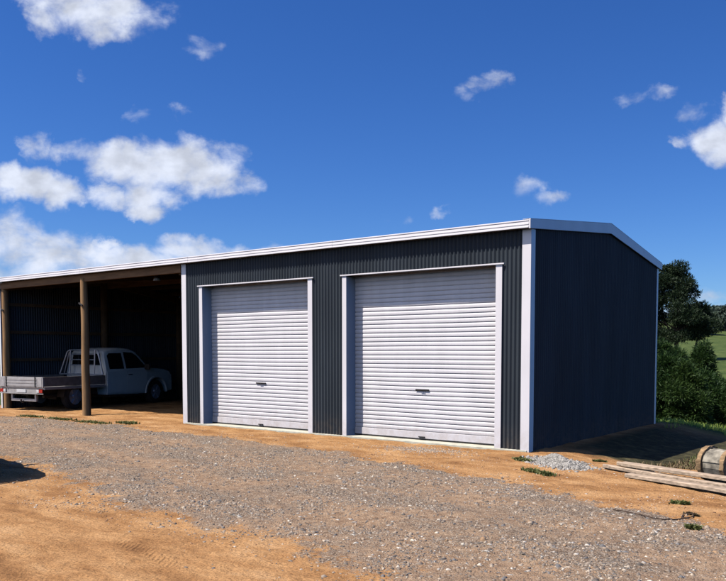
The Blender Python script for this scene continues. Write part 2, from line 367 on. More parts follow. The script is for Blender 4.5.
    l.new(noise(10, 5, .6), bp3.inputs['Height']); l.new(bp2.outputs[0], bp3.inputs['Normal'])
    sx = N('ShaderNodeSeparateXYZ'); l.new(T, sx.inputs[0])
    def mt(op, a, c=None):
        q = N('ShaderNodeMath', operation=op)
        for i, v_ in enumerate((a, c)):
            if v_ is None: continue
            if isinstance(v_, (int, float)): q.inputs[i].default_value = v_
            else: l.new(v_, q.inputs[i])
        return q.outputs[0]
    yc = mt('ADD', mt('ADD', sx.outputs[1], 7.88), mt('MULTIPLY', mt('SUBTRACT', sx.outputs[0], .4), .22))
    ph = mt('ADD', mt('MULTIPLY', sx.outputs[0], 105), mt('MULTIPLY', mt('ABSOLUTE', yc), 75))
    atd = N('ShaderNodeAttribute', attribute_name='tread')
    hgt = mt('MULTIPLY', mt('SINE', ph), mt('MULTIPLY', atd.outputs['Fac'], rng_(noise(6, 3), .35, .6)))
    bp4 = N('ShaderNodeBump'); bp4.inputs['Strength'].default_value = .5; bp4.inputs['Distance'].default_value = .012; l.new(hgt, bp4.inputs['Height']); l.new(bp3.outputs[0], bp4.inputs['Normal'])
    l.new(bp4.outputs[0], b.inputs['Normal'])
    return m
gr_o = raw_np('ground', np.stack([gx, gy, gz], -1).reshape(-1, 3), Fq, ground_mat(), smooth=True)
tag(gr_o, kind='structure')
for nm, f in (('gravel', gravel_mask), ('grass', grass_mask), ('track', tracks), ('soil_shade', soil_shade_mask), ('tread', lambda x, y: np.clip(np.exp(-(np.abs(y+7.88+.22*(x-.4))/.13)**4)*np.exp(-((x-.35)/.55)**4)+.6*np.exp(-(np.abs(y+8.3+.25*(x-.4))/.12)**4)*np.exp(-((x+.2)/.7)**4)+.6*np.exp(-(np.abs(y+7.2-.3*(x+1.9))/.12)**4)*np.exp(-((x+1.9)/.6)**4), 0, 1))):
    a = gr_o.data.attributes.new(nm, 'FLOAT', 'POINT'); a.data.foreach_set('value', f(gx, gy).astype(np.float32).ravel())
def gz1(x, y): return float(terr(np.array([float(x)]), np.array([float(y)]))[0])

# ------------------------------------------------------------------ the shed
shed = empty('farm_shed')
tag(shed, 'dark corrugated steel shed with two white roller doors and open bays at left', 'shed')
PIT, AMP, NS = .0762, .0118, 10
def zroof(y):  # underside line of the roof
    return 3.60+.108*y if y <= 3.42 else 3.969-.151*(y-3.42)
def corr(name, axis_, a0, a1, off, zlo, zhi, mt, parent, out=-1):
    """corrugated sheet along an axis; zlo/zhi may be functions"""
    n = max(2, int(round((a1-a0)/PIT*NS)))
    t = a0+(a1-a0)*np.arange(n+1)/n
    wv = off+out*AMP*np.sin(2*np.pi*t/PIT)
    f = lambda q: np.array([q(k) if callable(q) else q for k in t])
    lo, hi = f(zlo), f(zhi)
    if axis_ == 'x': A = np.stack([t, wv, lo], -1); B = np.stack([t, wv, hi], -1)
    else: A = np.stack([wv, t, lo], -1); B = np.stack([wv, t, hi], -1)
    V = np.concatenate([A, B]); i = np.arange(n)
    return V, np.stack([i, i+1, i+n+2, i+n+1], -1)
def merge(parts):
    Vs, Fs, o = [], [], 0
    for V, F in parts: Vs.append(V); Fs.append(F+o); o += len(V)
    return np.concatenate(Vs), np.concatenate(Fs)
XP = -8.516
DOORS = [(-7.946, -4.635), (-3.879, -.505)]
HL = 3.06
zb = .035; zt = 3.60
P = [corr('', 'x', XP, DOORS[0][0]+.01, 0, zb, zt, 0, 0), corr('', 'x', DOORS[0][0]+.01, DOORS[0][1]-.01, 0, HL+.02, zt, 0, 0),
     corr('', 'x', DOORS[0][1]-.01, DOORS[1][0]+.01, 0, zb, zt, 0, 0), corr('', 'x', DOORS[1][0]+.01, DOORS[1][1]-.01, 0, HL+.02, zt, 0, 0),
     corr('', 'x', DOORS[1][1]-.01, -.03, 0, zb, zt, 0, 0)]
raw_np('front_wall', *merge(P), M['clad'], shed, True)
raw_np('side_wall', *corr('', 'y', .03, D-.03, -.012, -.25, lambda y: zroof(y)+.085, 0, 0), M['clad'], shed, True)
raw_np('end_wall', *corr('', 'y', .05, D-.03, XL, -.1, lambda y: zroof(y)+.085, 0, 0), M['clad'], shed, True)
raw_np('partition_wall', *corr('', 'y', .05, D-.03, XP-.03, .0, lambda y: zroof(y)+.085, 0, 0), M['clad'], shed, True)
raw_np('rear_wall', *corr('', 'x', XL+.03, -.03, D, -.3, zroof(D)+.085, 0, 0), M['clad'], shed, True)
# roof sheets with thickness and corrugation across
def roofsheet(ya, yb, name):
    n = int((XR+.03-(XL-.06))/PIT*8); t = np.linspace(XL-.06, XR-.0, n+1); w = .010*np.sin(2*np.pi*t/PIT)
    za, zb_ = zroof(ya)+.09, zroof(yb)+.09
    A = np.stack([t, t*0+ya, w+za], -1); B = np.stack([t, t*0+yb, w+zb_], -1); i = np.arange(n)
    V = np.concatenate([A, B]); F = np.stack([i, i+1, i+n+2, i+n+1], -1)
    return raw_np(name, V, F, M['roofm'], shed, True)
rf = roofsheet(-.02, 3.42, 'roof_sheet'); roofsheet(3.42, 6.62, 'roof_sheet')
mb = MB(); mb.prism([(3.22, zroof(3.22)+.112), (3.42, zroof(3.42)+.125), (3.62, zroof(3.62)+.112), (3.62, zroof(3.62)+.118), (3.42, zroof(3.42)+.145), (3.22, zroof(3.22)+.118)], 0, XL-.06, .035)
mb.build('ridge_cap', M['trim'], shed)
# front gutter: ribbed quad profile
gp = [(-.02,3.70),(-.115,3.722),(-.125,3.728),(-.135,3.722),(-.135,3.708),(-.128,3.700),(-.130,3.672),(-.136,3.668),(-.136,3.650),(-.130,3.646),(-.132,3.622),(-.140,3.618),(-.140,3.602),(-.132,3.597),(-.02,3.597)]
MB().prism(gp, 0, XL-.1, .012).build('gutter', M['trim'], shed)
for jx in (-4.1, -8.25, -12.4):
    MB().prism([(y_-.0025 if y_ < -.1 else y_, z_+(.002 if z_ > 3.7 else -.002 if z_ < 3.6 else 0)) for y_, z_ in gp], 0, jx, jx+.07).build('gutter_joint', M['trim'], shed)
rgp = [(D+.02, 3.50), (D+.13, 3.50), (D+.14, 3.60), (D+.02, 3.60)]
MB().prism(rgp, 0, XL-.1, .0).build('gutter', M['trim'], shed)
# barge flashings at both gable ends
for X0, X1 in ((.015, .045), (XL-.11, XL-.075)):
    poly = [(-.135, 3.605-.02), (3.42, 3.915), (6.65, 3.50-.03), (6.65, 3.625), (3.42, 4.108), (-.135, 3.735)]
    mb = MB(); mb.prism(poly, 0, X0, X1, .003)
    if X0 > 0: mb.prism([(-.13, 3.737), (3.42, 4.110), (6.64, 3.627), (6.64, 3.633), (3.42, 4.116), (-.13, 3.743)], 0, -.09, X1)
    mb.build('barge_flashing', M['trim'], shed)
# corner flashings (L sections)
def corner(xa, xb, ya, yb, side, z0=-.015, z1=3.597):
    mb = MB(); mb.box(xa, xb, ya-.004, ya, z0, z1)
    if side > 0: mb.box(xb-.003, xb+.001, ya+.0, yb, z0, z1+(.12 if False else 0))
    else: mb.box(xa-.001, xa+.003, ya, yb, z0, z1)
    mb.build('corner_flashing', M['trim'], shed)
corner(-.15, .004, -.014, .14, 1); corner(XP-.02, XP+.13, -.014, .10, -1)
corner(XL-.05, XL+.03, -.014, .14, -1)
mb = MB(); mb.box(-.14, .006, D+.014, D+.018, -.3, 3.49); mb.box(.003, .007, D-.09, D+.0135, -.3, 3.49); mb.build('corner_flashing', M['trim'], shed)
# portal timber in open bays
posts = [(-12.371, .02, .098), (-16.37, .08, .10)]
for px, py, pr_ in posts:
    t = bmesh.new(); seg, rings = 20, 24; z0, z1 = -.3, 3.50
    rr = [[t.verts.new((px+.012*math.sin(k*.5)+(pr_*1.12-(pr_*.22)*k/rings)*math.cos(2*math.pi*j/seg)*(1+.03*math.sin(3*j+k*.4)), py+(pr_*1.12-(pr_*.22)*k/rings)*math.sin(2*math.pi*j/seg), z0+(z1-z0)*k/rings)) for j in range(seg)] for k in range(rings+1)]
    for k in range(rings):
        for j in range(seg): t.faces.new((rr[k][j], rr[k][(j+1)%seg], rr[k+1][(j+1)%seg], rr[k+1][j]))
    t.faces.new(rr[-1])
    m2 = MB(); m2._add(t); po = m2.build('post', M['timber'], shed, True)
    b = MB(); b.bar((px-.12, py-.08, 2.87), (px+.09, py-.118, 2.80), .03, .035); b.build('post_bracket', M['chassis'], po)
for py in (.15, 3.3, 6.3):
    for px in (-12.371, -16.3):
        if py > 1: MB().cyl((px, py, -.2), (px, py, zroof(py)-.05), .12, .10, 14).build('post', M['shadetimber'], shed, True)
MB().box(XL+.05, XP-.05, -.02, .05, 3.41, 3.585, .006).build('header_beam', M['timberX'], shed)
MB().box(XL+.05, XP-.05, 3.38, 3.44, 3.62, 3.93, .006).build('header_beam', M['timberX'], shed)
for rx in (-16.35, -12.371, -8.70):
    MB().bar((rx, .07, 3.47), (rx, 3.37, zroof(3.4)-.14), .09, .2).build('rafter', M['shadetimber'], shed)
    MB().bar((rx, 3.46, zroof(3.4)-.14), (rx, 6.4, zroof(6.4)-.13), .09, .2).build('rafter', M['shadetimber'], shed)
for py in (.9, 1.8, 2.7, 4.2, 5.1, 6.0):
    MB().box(XL+.05, XP-.06, py-.035, py+.035, zroof(py)-.035, zroof(py)+.07).build('purlin', M['shadetimber'], shed)
for gz_ in (.55, 1.35, 2.15, 2.95):
    MB().box(XL+.016, XL+.062, .24, 6.4, gz_, gz_+.09).build('girt', M['shadetimber'], shed)
    MB().box(XL+.05, XP-.06, D-.062, D-.016, gz_, gz_+.09).build('girt', M['shadetimber'], shed)
# slab of the enclosed bays
sl_ = MB().box(XP+.06, -.03, -.035, D-.05, -.2, .03, .006).build('concrete_slab', M['concrete'], shed)
# roller doors
CP = .0815
for k, (xa, xb) in enumerate(DOORS):
    ja, jb = xa+.10, xb-.115
    fr = MB(); fr.box(xa, ja, -.022, -.018, .0, HL); fr.box(ja-.003, ja+.0005, -.0185, .30, .03, HL-.002); fr.build('door_jamb', M['trim'], shed)
    fr = MB(); fr.box(jb, xb, -.022, -.018, .0, HL); fr.box(jb-.0005, jb+.003, -.0185, .30, .03, HL-.002); fr.build('door_jamb', M['trim'], shed)
    hd = MB(); hd.box(xa-.04, xb+.04, -.042, -.012, HL+.002, HL+.026, .003); hd.box(ja, jb, -.0115, .30, HL+.008, HL+.012); hd.build('door_header', M['trim'], shed)
    z0 = .185; zs = []; ys = []
    z = z0
    prof = [(0, .0), (.06, .0055), (.18, .0082), (.35, .0096), (.6, .0098), (.80, .0086), (.87, .0042), (.90, -.001), (.93, -.002), (.98, -.002)]
    while z < 3.30:
        for p, o in prof: zs.append(z+p*CP); ys.append(.25-o)
        z += CP
    zs = np.array(zs); ys = np.array(ys); n = len(zs); cols = np.linspace(ja+.012, jb-.012, 60)
    V = np.stack([np.repeat(cols, n), np.tile(ys, 60)+.0018*np.sin(np.repeat(cols, n)*3.1+np.tile(zs, 60)*1.7), np.tile(zs, 60)+.002*np.sin(np.repeat(cols,n)*2.2+np.tile(zs,60)*4)], -1)
    ii = np.arange(60*n).reshape(60, n); F = np.stack([ii[:-1,:-1], ii[1:,:-1], ii[1:,1:], ii[:-1,1:]], -1).reshape(-1, 4)
    dr = raw_np('roller_door', V, F, M['door'], shed, True)
    try: dr.data.set_sharp_from_angle(angle=R(50))
    except Exception: pass
    br = MB(); br.box(ja+.012, jb-.012, .228, .262, .058, .184, .004); br.build('bottom_rail', M['door'], dr)
    MB().box(ja+.012, jb-.012, .233, .257, .034, .0565).build('rubber_seal', M['black'], dr)
    hx = (-6.30, -2.22)[k]; hz = (.965, .94)[k]
    h = MB(); h.box(hx-.145, hx+.145, .222, .236, hz-.015, hz+.015, .004); h.cyl((hx, .222, hz), (hx, .212, hz), .014, .012, 12); h.box(hx-.045, hx+.045, .206, .2115, hz-.007, hz+.007, .002)
    h.build('lock_handle', M['black'], dr)
    h = MB(); h.box(hx-.065, hx+.065, .20, .2275, .078, .098, .004); h.build('lift_handle', M['black'], dr)
# interior dark lining is simply the rest of the building: tub behind the doors
# small pale light fitting under the header
MB().cyl((-10.0, .45, 3.585), (-10.0, .45, 3.34), .04, .09, 16).build('light_fitting', M['trim'], shed)

# ------------------------------------------------------------------ flat deck ute
def make_ute(name, loc, rz, label):
    u = empty(name, loc, rz); tag(u, label, 'ute')
    hw = .9; L = 2.2
    # tray
    tr = MB(); tr.box(-hw, hw, 0.012, L, .62, .66); tr.build('tray_deck', M['alu'], u)
    tg = MB(); tg.box(-hw+.002, hw-.002, -.028, .008, .66, .945, .004)
    for i in range(3): tg.box(-hw+.24, hw-.24, -.036, -.0285, .69+i*.08, .75+i*.08, .003)
    for xx in (-hw+.05, hw-.21): tg.box(xx, xx+.16, -.035, -.0285, .675, .93, .003)
    tgo = tg.build('tailgate', M['alu'], u)
    for xx in (-.6, .6):
        la = MB(); la.box(xx-.02, xx+.02, -.048, -.0365, .67, .95, .003); la.build('latch', M['chassis'], tgo)
    for sx in (-1, 1):
        b = MB(); b.box(*sorted((sx*hw, sx*(hw-.03))), .014, L-.01, .685, .945, .004); b.build('dropside', M['rustsill'], u)
        b = MB(); b.box(*sorted((sx*(hw+.012), sx*(hw-.04))), .014, L-.01, .60, .676, .004); b.build('coaming_rail', M['alu'], u)
    # lamp bar
    b = MB(); b.box(-hw, hw, -.03, .0, .475, .50, .003); b.box(-.62, .62, -.006, .02, .505, .61); bo = b.build('lamp_bar', M['alu'], u)
    for sx in (-1, 1):
        b = MB(); b.box(sx*.66-.06 if sx < 0 else .72, sx*.66+.0 if sx < 0 else .86, -.035, 0.0, .515, .60, .004)
        t = MB(); x0, x1 = (.74, .88) if sx > 0 else (-.88, -.74); t.box(x0, x1, -.038, .0, .515, .605, .004); lo_ = t.build('tail_lamp', M['red'], u)
        b.b.free()
        t = MB(); x0, x1 = (.64, .735) if sx > 0 else (-.735, -.64); t.box(x0, x1, -.036, .0, .518, .602, .004); t.build('reversing_lens', M['clear'], lo_)
    b = MB(); b.box(-.19, .19, -.022, -.0065, .515, .605, .002); b.build('number_plate', M['clear'], u)
    b = MB(); b.box(-.52, .52, .05, .11, .27, .34, .004); b.box(-.52, -.46, .05, .11, .34, .48); b.box(.46, .52, .05, .11, .34, .48); tb = b.build('tow_bar', M['alu'], u)
    t = MB(); t.cyl((0, .08, .27), (0, .0, .25), .03, .03); t.cyl((0, -.03, .25), (0, -.03, .33), .024, .024); t.build('tow_ball', M['chassis'], tb)
    # chassis rails, axle, mudguards
    b = MB(); b.box(-.45, -.37, .1, 4.7, .42, .56); b.box(.37, .45, .1, 4.7, .42, .56); b.cyl((-.7, 1.12, .37), (.7, 1.12, .37), .05); b.cyl((0, 1.12, .37), (0, 3.4, .42), .035); b.box(-.2, .2, .98, 1.26, .26, .46, .05); b.cyl((.5,.3,.40),(.5,2.2,.40),.05)
    b.build('chassis', M['chassis'], u)
    for sx in (-1, 1):
        for yy, guard in ((1.12, 1), (4.33, 0)):
            x0, x1 = sx*.62, sx*.86
            w = MB(); pts = 32
            t = bmesh.new(); prf = [(.0, .24), (.01, .33), (.05, .37), (.19, .37), (.23, .33), (.24, .24)]
            rr = [[t.verts.new((x0+sx*p*1.0, yy+r_*math.cos(2*math.pi*j/pts), .37+r_*math.sin(2*math.pi*j/pts))) for j in range(pts)] for p, r_ in prf]
            for a_ in range(len(prf)-1):
                for j in range(pts): t.faces.new((rr[a_][j], rr[a_][(j+1)%pts], rr[a_+1][(j+1)%pts], rr[a_+1][j]))
            w._add(t); wo_ = w.build('wheel', M['tyre'], u, True)
            r2 = MB(); r2.cyl((sx*.64, yy, .37), (sx*.80, yy, .37), .245, .245, 28); r2.cyl((sx*.80, yy, .37), (sx*.835, yy, .37), .09, .07, 16)
            for q in range(6):
                an = q*math.pi/3; r2.bar((sx*.82, yy+.06*math.cos(an), .37+.06*math.sin(an)), (sx*.82, yy+.22*math.cos(an), .37+.22*math.sin(an)), .02, .05, (1,0,0))
            r2.build('rim', M['steel'], wo_)
        arc = [(1.12+.45*math.cos(a), .37+.45*math.sin(a)) for a in np.linspace(0, math.pi, 14)]
        arc2 = [(1.12+.43*math.cos(a), .37+.43*math.sin(a)) for a in np.linspace(math.pi, 0, 14)]
        # guard stops just below the tray
        b = MB(); b.prism([(y, min(z, .595)) for y, z in arc]+[(y, min(z, .575)) for y, z in arc2], 0, *sorted((sx*.60, sx*.88))); b.build('mudguard', M['chassis'], u)
    # headboard rack
    b = MB(); r_ = .022
    yb = L-.03
    b.tube([(-.92, yb-.1, .96), (-.66, yb-.02, 1.64), (-.58, yb, 1.69), (.58, yb, 1.69), (.66, yb-.02, 1.64), (.92, yb-.1, .96)], r_)
    b.tube([(-.92, yb-.1, .965), (.92, yb-.1, .965)], r_)
    for xx in (-.52, .52): b.tube([(xx, yb-.02, 1.69), (xx, yb-.06, .97)], .02)
    for zz in (1.56, 1.40, 1.24): b.tube([(-.52, yb-.03, zz), (.52, yb-.03, zz)], .015)
    for sx in (-1, 1): b.tube([(sx*.60, yb, 1.62), (sx*.84, yb-.0, .97)], .016)
    b.build('headboard_rack', M['steel'], u, True)
    # cab and bonnet
    rc = 2.27
    def arch(c, r, a0, a1, n=12): return [(c+r*math.cos(a), .37+r*math.sin(a)) for a in np.linspace(a0, a1, n)]
    low = [(rc, .36), (rc, 1.06), (3.98, 1.10), (4.25, 1.115), (4.75, 1.07), (5.05, 1.0), (5.19, .88), (5.25, .68), (5.25, .38), (4.85, .36)]
    low += arch(4.33, .46, 0, math.pi)[0:] + [(3.86, .34)]
    low = [(y, z) for y, z in low]
    body = MB(); body.prism(low, 0, -.87, .87, .025)
    t = bmesh.new(); rows = []
    for (yy, zz) in ((2.285,1.20),(2.31,1.56),(2.345,1.66),(2.45,1.705),(2.8,1.745),(3.15,1.75),(3.42,1.725),(3.60,1.655),(3.86,1.39),(4.12,1.09)):
        wd = lambda z: .845-(z-1.05)*.28
        half = [(wd(1.04), 1.04), (wd(1.04+.5*(zz-.09-1.04)), 1.04+.5*(zz-.09-1.04)), (wd(zz-.09), zz-.09), (wd(zz-.03)-.02, zz-.03), (wd(zz)-.07, zz-.004), (.30, zz+.012), (0, zz+.016)]
        rows.append([t.verts.new((x_, yy, z_)) for x_, z_ in half]+[t.verts.new((-x_, yy, z_)) for x_, z_ in half[-2::-1]])
    for a_ in range(len(rows)-1):
        for j in range(len(rows[0])-1): t.faces.new((rows[a_][j], rows[a_][j+1], rows[a_+1][j+1], rows[a_+1][j]))
    t.faces.new(rows[0]); t.faces.new(rows[-1][::-1])
    body._add(t)
    for sx in (-1, 1):  # wheel arch flare
        body.prism(arch(4.33, .50, -.05, math.pi+.05, 16)+arch(4.33, .46, math.pi+.05, -.05, 16), 0, *sorted((sx*.80, sx*.905)))
    bo = body.build('cab_body', M['white'], u, True)
    # glass
    def on_side(sx, y, z, off=.004):
        f = (z-1.05)/(1.72-1.05); return (sx*(.845-(z-1.05)*.28+off), y, z)
    def pane(nm, pts, parent=u, m_=M['glass']):
        V = [Vector(p) for p in pts]; nrm = (V[1]-V[0]).cross(V[2]-V[0]).normalized(); k = len(V)
        VV = V+[p-nrm*.012 for p in V]+[]
        F = [tuple(range(k)), tuple(range(2*k-1, k-1, -1))]+[(i, k+i, k+(i+1)%k, (i+1)%k) for i in range(k)]
        return raw(nm, VV, F, m_, parent)
    for sx in (-1, 1):
        pane('side_window', [on_side(sx, y, z) for y, z in ((2.42,1.12),(3.0,1.12),(3.0,1.60),(2.50,1.59),(2.42,1.52))])
        dpane = [on_side(sx, y, z) for y, z in ((3.09,1.12),(3.95,1.14),(3.60,1.52),(3.44,1.61),(3.09,1.63))]
        # door skin as shallow panel with its window, handle, mirror
        d = MB(); d.prism([(3.06,.42),(3.84,.42),(3.90,.62),(3.92,1.04),(3.06,1.04)], 0, *sorted((sx*.868, sx*.878)), .003); do = d.build('door', M['white'], u)
        pane('door_window', dpane, do)
        h = MB(); h.box(*sorted((sx*.879, sx*.90)), 3.12, 3.28, .93, .955, .005); h.build('handle', M['chassis'], do)
        h = MB(); h.box(*sorted((sx*.86, sx*1.06)), 3.80, 3.88, 1.08, 1.26, .03); h.build('mirror', M['chassis'], do)
        h = MB(); h.box(*sorted((sx*.868, sx*.876)), 2.33, 3.045, .42, 1.04, .003); h.build('rear_door', M['white'], u)
        h = MB(); h.box(*sorted((sx*.60, sx*.86)), 5.05, 5.262, .74, .90, .02); h.build('headlight', M['clear'], u)
    pane('windscreen', [(-.74, 4.085, 1.15), (.74, 4.085, 1.15), (.60, 3.625, 1.652), (-.60, 3.625, 1.652)][::-1])
    pane('rear_window', [(-.60, 2.276, 1.24), (-.56, 2.305, 1.58), (.56, 2.305, 1.58), (.60, 2.276, 1.24)])
    b = MB(); b.box(-.58, .58, 5.252, 5.268, .74, .88, .003); b.build('grille', M['chassis'], u)
    b = MB(); b.box(-.88, .88, 5.18, 5.34, .42, .66, .03); b.build('bumper', M['white'], u)
    b = MB(); b.box(-.83, .83, 2.4, 3.8, .28, .34, .01); b.build('side_step', M['chassis'], u)
    for q in list(u.children):
        if q.name.split('.')[0] in ('cab_body','bumper','headlight','grille'):
            for v in q.data.vertices:
                t = max(0, (v.co.y-4.45)/.85)
                v.co.x *= 1-.26*t*t; 
                if q.name.startswith('bumper'): v.co.y -= .12*(v.co.x/.8)**2
    return u
th = R(8.5)
make_ute('flatbed_ute', (-14.3-.9*math.cos(th), -.03-.9*math.sin(th)+.02, -.01), th, 'white extended cab ute with flat aluminium tray parked nose first in the open bay')
make_ute('flatbed_ute', (-9.46, -6.83, 0), R(-95.7), 'second white ute parked outside the left edge, showing only its shadow')

# ------------------------------------------------------------------ loose stones
def stones(name, pts, sizes, cols, m, label, cat, flat=.6):
    n = len(pts); base = np.array([(1,0,0),(-.5,.87,0),(-.5,-.87,0),(0,0,1),(.5,.5,.62),(-.75,.1,.55),(.1,-.7,.6)], float)
    k = 7
    F0 = np.array([(0,4,6),(4,3,6),(4,5,3),(5,6,3),(1,5,4),(0,1,4),(1,2,5),(2,6,5),(2,0,6)])
    a = rng.random(n)*2*np.pi; c, s = np.cos(a), np.sin(a)
    J = base[None]*(1+rng.normal(0, .18, (n, k, 3)))
    sx = sizes*(.7+.7*rng.random(n)); sy = sizes*(.6+.5*rng.random(n)); sz = sizes*flat*(.6+.7*rng.random(n))
    X = J[..., 0]*sx[:, None]; Y = J[..., 1]*sy[:, None]; Z = J[..., 2]*sz[:, None]-.15*sz[:, None]
    V = np.stack([X*c[:,None]-Y*s[:,None]+pts[:,0:1], X*s[:,None]+Y*c[:,None]+pts[:,1:2], Z+pts[:,2:3]], -1).reshape(-1, 3)
    F = (F0[None]+(np.arange(n)*k)[:,None,None]).reshape(-1, 3)
    o = raw_np(name, V, F, m)
    at = o.data.attributes.new('tone', 'FLOAT_COLOR', 'POINT')
    C_ = np.repeat(np.concatenate([cols, np.ones((n,1))], 1), k, 0).astype(np.float32); at.data.foreach_set('color', C_.ravel())
    tag(o, label, cat, kind='stuff'); return o
sm, nt, b = nmat('loose_stone'); q = nt.nodes.new('ShaderNodeAttribute'); q.attribute_name = 'tone'; nt.links.new(q.outputs['Color'], b.inputs['Base Color']); b.inputs['Roughness'].default_value = .9
pal = np.array([(.12,.10,.082),(.23,.182,.14),(.30,.235,.178),(.38,.29,.21),(.48,.385,.285),(.58,.51,.41),(.17,.158,.15),(.36,.22,.12)])
pp = np.array([.20,.22,.18,.13,.08,.035,.10,.055])
def scatter(n, cond, near=1.6):
    out = []
    tot = 0
    while tot < n:
        x = rng.uniform(-14, 6, 60000); y = rng.uniform(-9.3, -.6, 60000)
        d = np.hypot(x-CAM.x, y-CAM.y); pr = np.clip((9/d)**near, 0, 1)*cond(x, y)
        k = rng.random(60000) < pr; out.append(np.stack([x[k], y[k]], -1)); tot += k.sum()
    return np.concatenate(out)[:n]
def clump(x, y): return sst(.40, .62, fbm(x*2.3+5, y*2.3))
p2 = scatter(60000, lambda x, y: (.9*gravel_mask(x, y)+.1*gravel_soft(x, y))*(.25+.75*clump(x, y))*(1-.72*tracks(x, y)), 1.3)
sz = np.clip(rng.lognormal(math.log(.0085), .48, len(p2)), .004, .036)
stones('gravel_stones', np.column_stack([p2, terr(p2[:,0], p2[:,1])]), sz, pal[rng.choice(8, len(p2), p=pp)]*(.85+.3*rng.random((len(p2),1))), sm, 'loose grey and tan gravel stones strewn over the driveway', 'gravel')
p3 = scatter(16000, lambda x, y: (1-gravel_mask(x, y))*(y > -7.4+.0*x)*(.15+.85*sst(.45, .65, fbm(x*1.7+9, y*1.7))), .6)
sz = np.clip(rng.lognormal(math.log(.0062), .5, len(p3)), .003, .026)
cc = np.array([(.30,.15,.07),(.42,.24,.12),(.20,.10,.05),(.5,.42,.34)])
stones('clay_crumbs', np.column_stack([p3, terr(p3[:,0], p3[:,1])]), sz, cc[rng.choice(4, len(p3), p=(.35,.4,.1,.15))]*(.85+.3*rng.random((len(p3),1))), sm, 'crumbs of orange clay and stray stones on the bare ground', 'clay crumbs')
p4 = scatter(420, lambda x, y: gravel_mask(x, y)*sst(.42,.6,fbm(x*1.1+31, y*1.1)), 1.0)
sz = rng.uniform(.014, .032, len(p4))
stones('pale_stones', np.column_stack([p4, terr(p4[:,0], p4[:,1])]), sz, np.array([.56,.50,.42])*(.7+.45*rng.random((len(p4),1))), sm, 'larger pale flat stones scattered through the gravel', 'stones', .35)
# pale scree beside the second door sill
p5 = np.column_stack([rng.normal(-1.55, .42, 1500), rng.normal(-.75, .2, 1500)])
stones('scree_patch', np.column_stack([p5, terr(p5[:,0], p5[:,1])]), rng.uniform(.005,.017,1500), pal[rng.choice([1,2,4,6],1500)]*1.2, sm, 'thin patch of grey chips on the clay before the right roller door', 'gravel patch')

# heap of crushed rock
def heap():
    th_ = R(-38); n = 3600
    u = rng.normal(0, .29, n); v = rng.normal(0, .16, n); h = .11*np.exp(-((u+.08)/.24)**2-(v/.17)**2)+.045*np.exp(-((u-.22)/.2)**2-(v/.13)**2)
    k = (np.abs(u) < .85)&(np.abs(v) < .42); u, v, h = u[k], v[k], h[k]
    x = .90+u*math.cos(th_)-v*math.sin(th_); y = -.93+u*math.sin(th_)+v*math.cos(th_)
    z = terr(x, y)+h
    s = rng.uniform(.009, .03, len(x))
    c = np.array([.36,.33,.29])*(.35+.95*rng.random((len(x),1)))
    gu = np.linspace(-.9, .9, 50); gv = np.linspace(-.45, .45, 26); U, Vv = np.meshgrid(gu, gv, indexing='ij')
    o = stones('crushed_rock_heap', np.column_stack([x, y, z]), s, c, sm, 'low heap of crushed grey rock on the clay by the right corner of the shed', 'rock heap', .8)
    del o['kind']
    HH = .11*np.exp(-((U+.08)/.24)**2-(Vv/.17)**2)+.045*np.exp(-((U-.22)/.2)**2-(Vv/.13)**2)-.014
    X = .90+U*math.cos(th_)-Vv*math.sin(th_); Y = -.93+U*math.sin(th_)+Vv*math.cos(th_)
    ii = np.arange(50*26).reshape(50, 26); F = np.stack([ii[:-1,:-1], ii[1:,:-1], ii[1:,1:], ii[:-1,1:]], -1).reshape(-1, 4)
    raw_np('core', np.stack([X, Y, terr(X, Y)+HH], -1).reshape(-1, 3), F, mat('rock_dust', (.25,.25,.26), .95, 0, .3, 30), o, True)
heap()

# ------------------------------------------------------------------ timber boards, drum, wire
def board(loc, p, q, w, h, label, z0, z1, taper=.0, chip=0):
    o = empty('timber_board') if False else None
    P_, Q_ = Vector((*p, z0)), Vector((*q, z1)); d = Q_-P_; L_ = d.length; n = 40
    dn = d.normalized(); x = dn.cross(Vector((0,0,1))).normalized(); up = x.cross(dn)
    t = bmesh.new(); rings = []
    for i in range(n+1):
        f = i/n; c = P_+d*f+up*(.006*math.sin(f*7+w*90))+x*(.008*math.sin(f*5+h*50)); k = min(1, .35+f*14) if taper else 1
        ww = w*.5*k*(1+.03*math.sin(f*31)); hh = h*.5*(1+.03*math.sin(f*23+2))
        rr = []
        for (sx, sz_) in ((-1,-.7),(-.8,-1),(.8,-1),(1,-.7),(1,.7),(.8,1),(-.8,1),(-1,.7)): rr.append(t.verts.new(c+x*sx*ww+up*sz_*hh))
        rings.append(rr)
    for i in range(n):
        for j in range(8): t.faces.new((rings[i][j], rings[i][(j+1)%8], rings[i+1][(j+1)%8], rings[i+1][j]))
    t.faces.new(rings[0][::-1]); t.faces.new(rings[-1])
    m_ = MB(); m_._add(t); ob = m_.build('timber_board', M['board'])
    tag(ob, label, 'board', 'weathered boards stacked on the clay at the right'); return ob
board(0, (1.84,-1.08), (5.2,-2.50), .12, .05, 'long weathered board lying on top of the pile, longest of the three', .11, .13, 1)
board(0, (2.17,-1.62), (5.3,-2.95), .13, .05, 'weathered board nearest the camera in the pile, flat on the clay', .045, .05)
board(0, (1.80,-.70), (4.6,-1.95), .08, .035, 'thin weathered board at the back of the pile behind the long one', .06, .11)
board(0, (1.62,-1.02), (4.4,-2.35), .09, .05, 'narrow dark-ended batten under the long top board', .04, .07, 1)
M['splin'] = M['board']
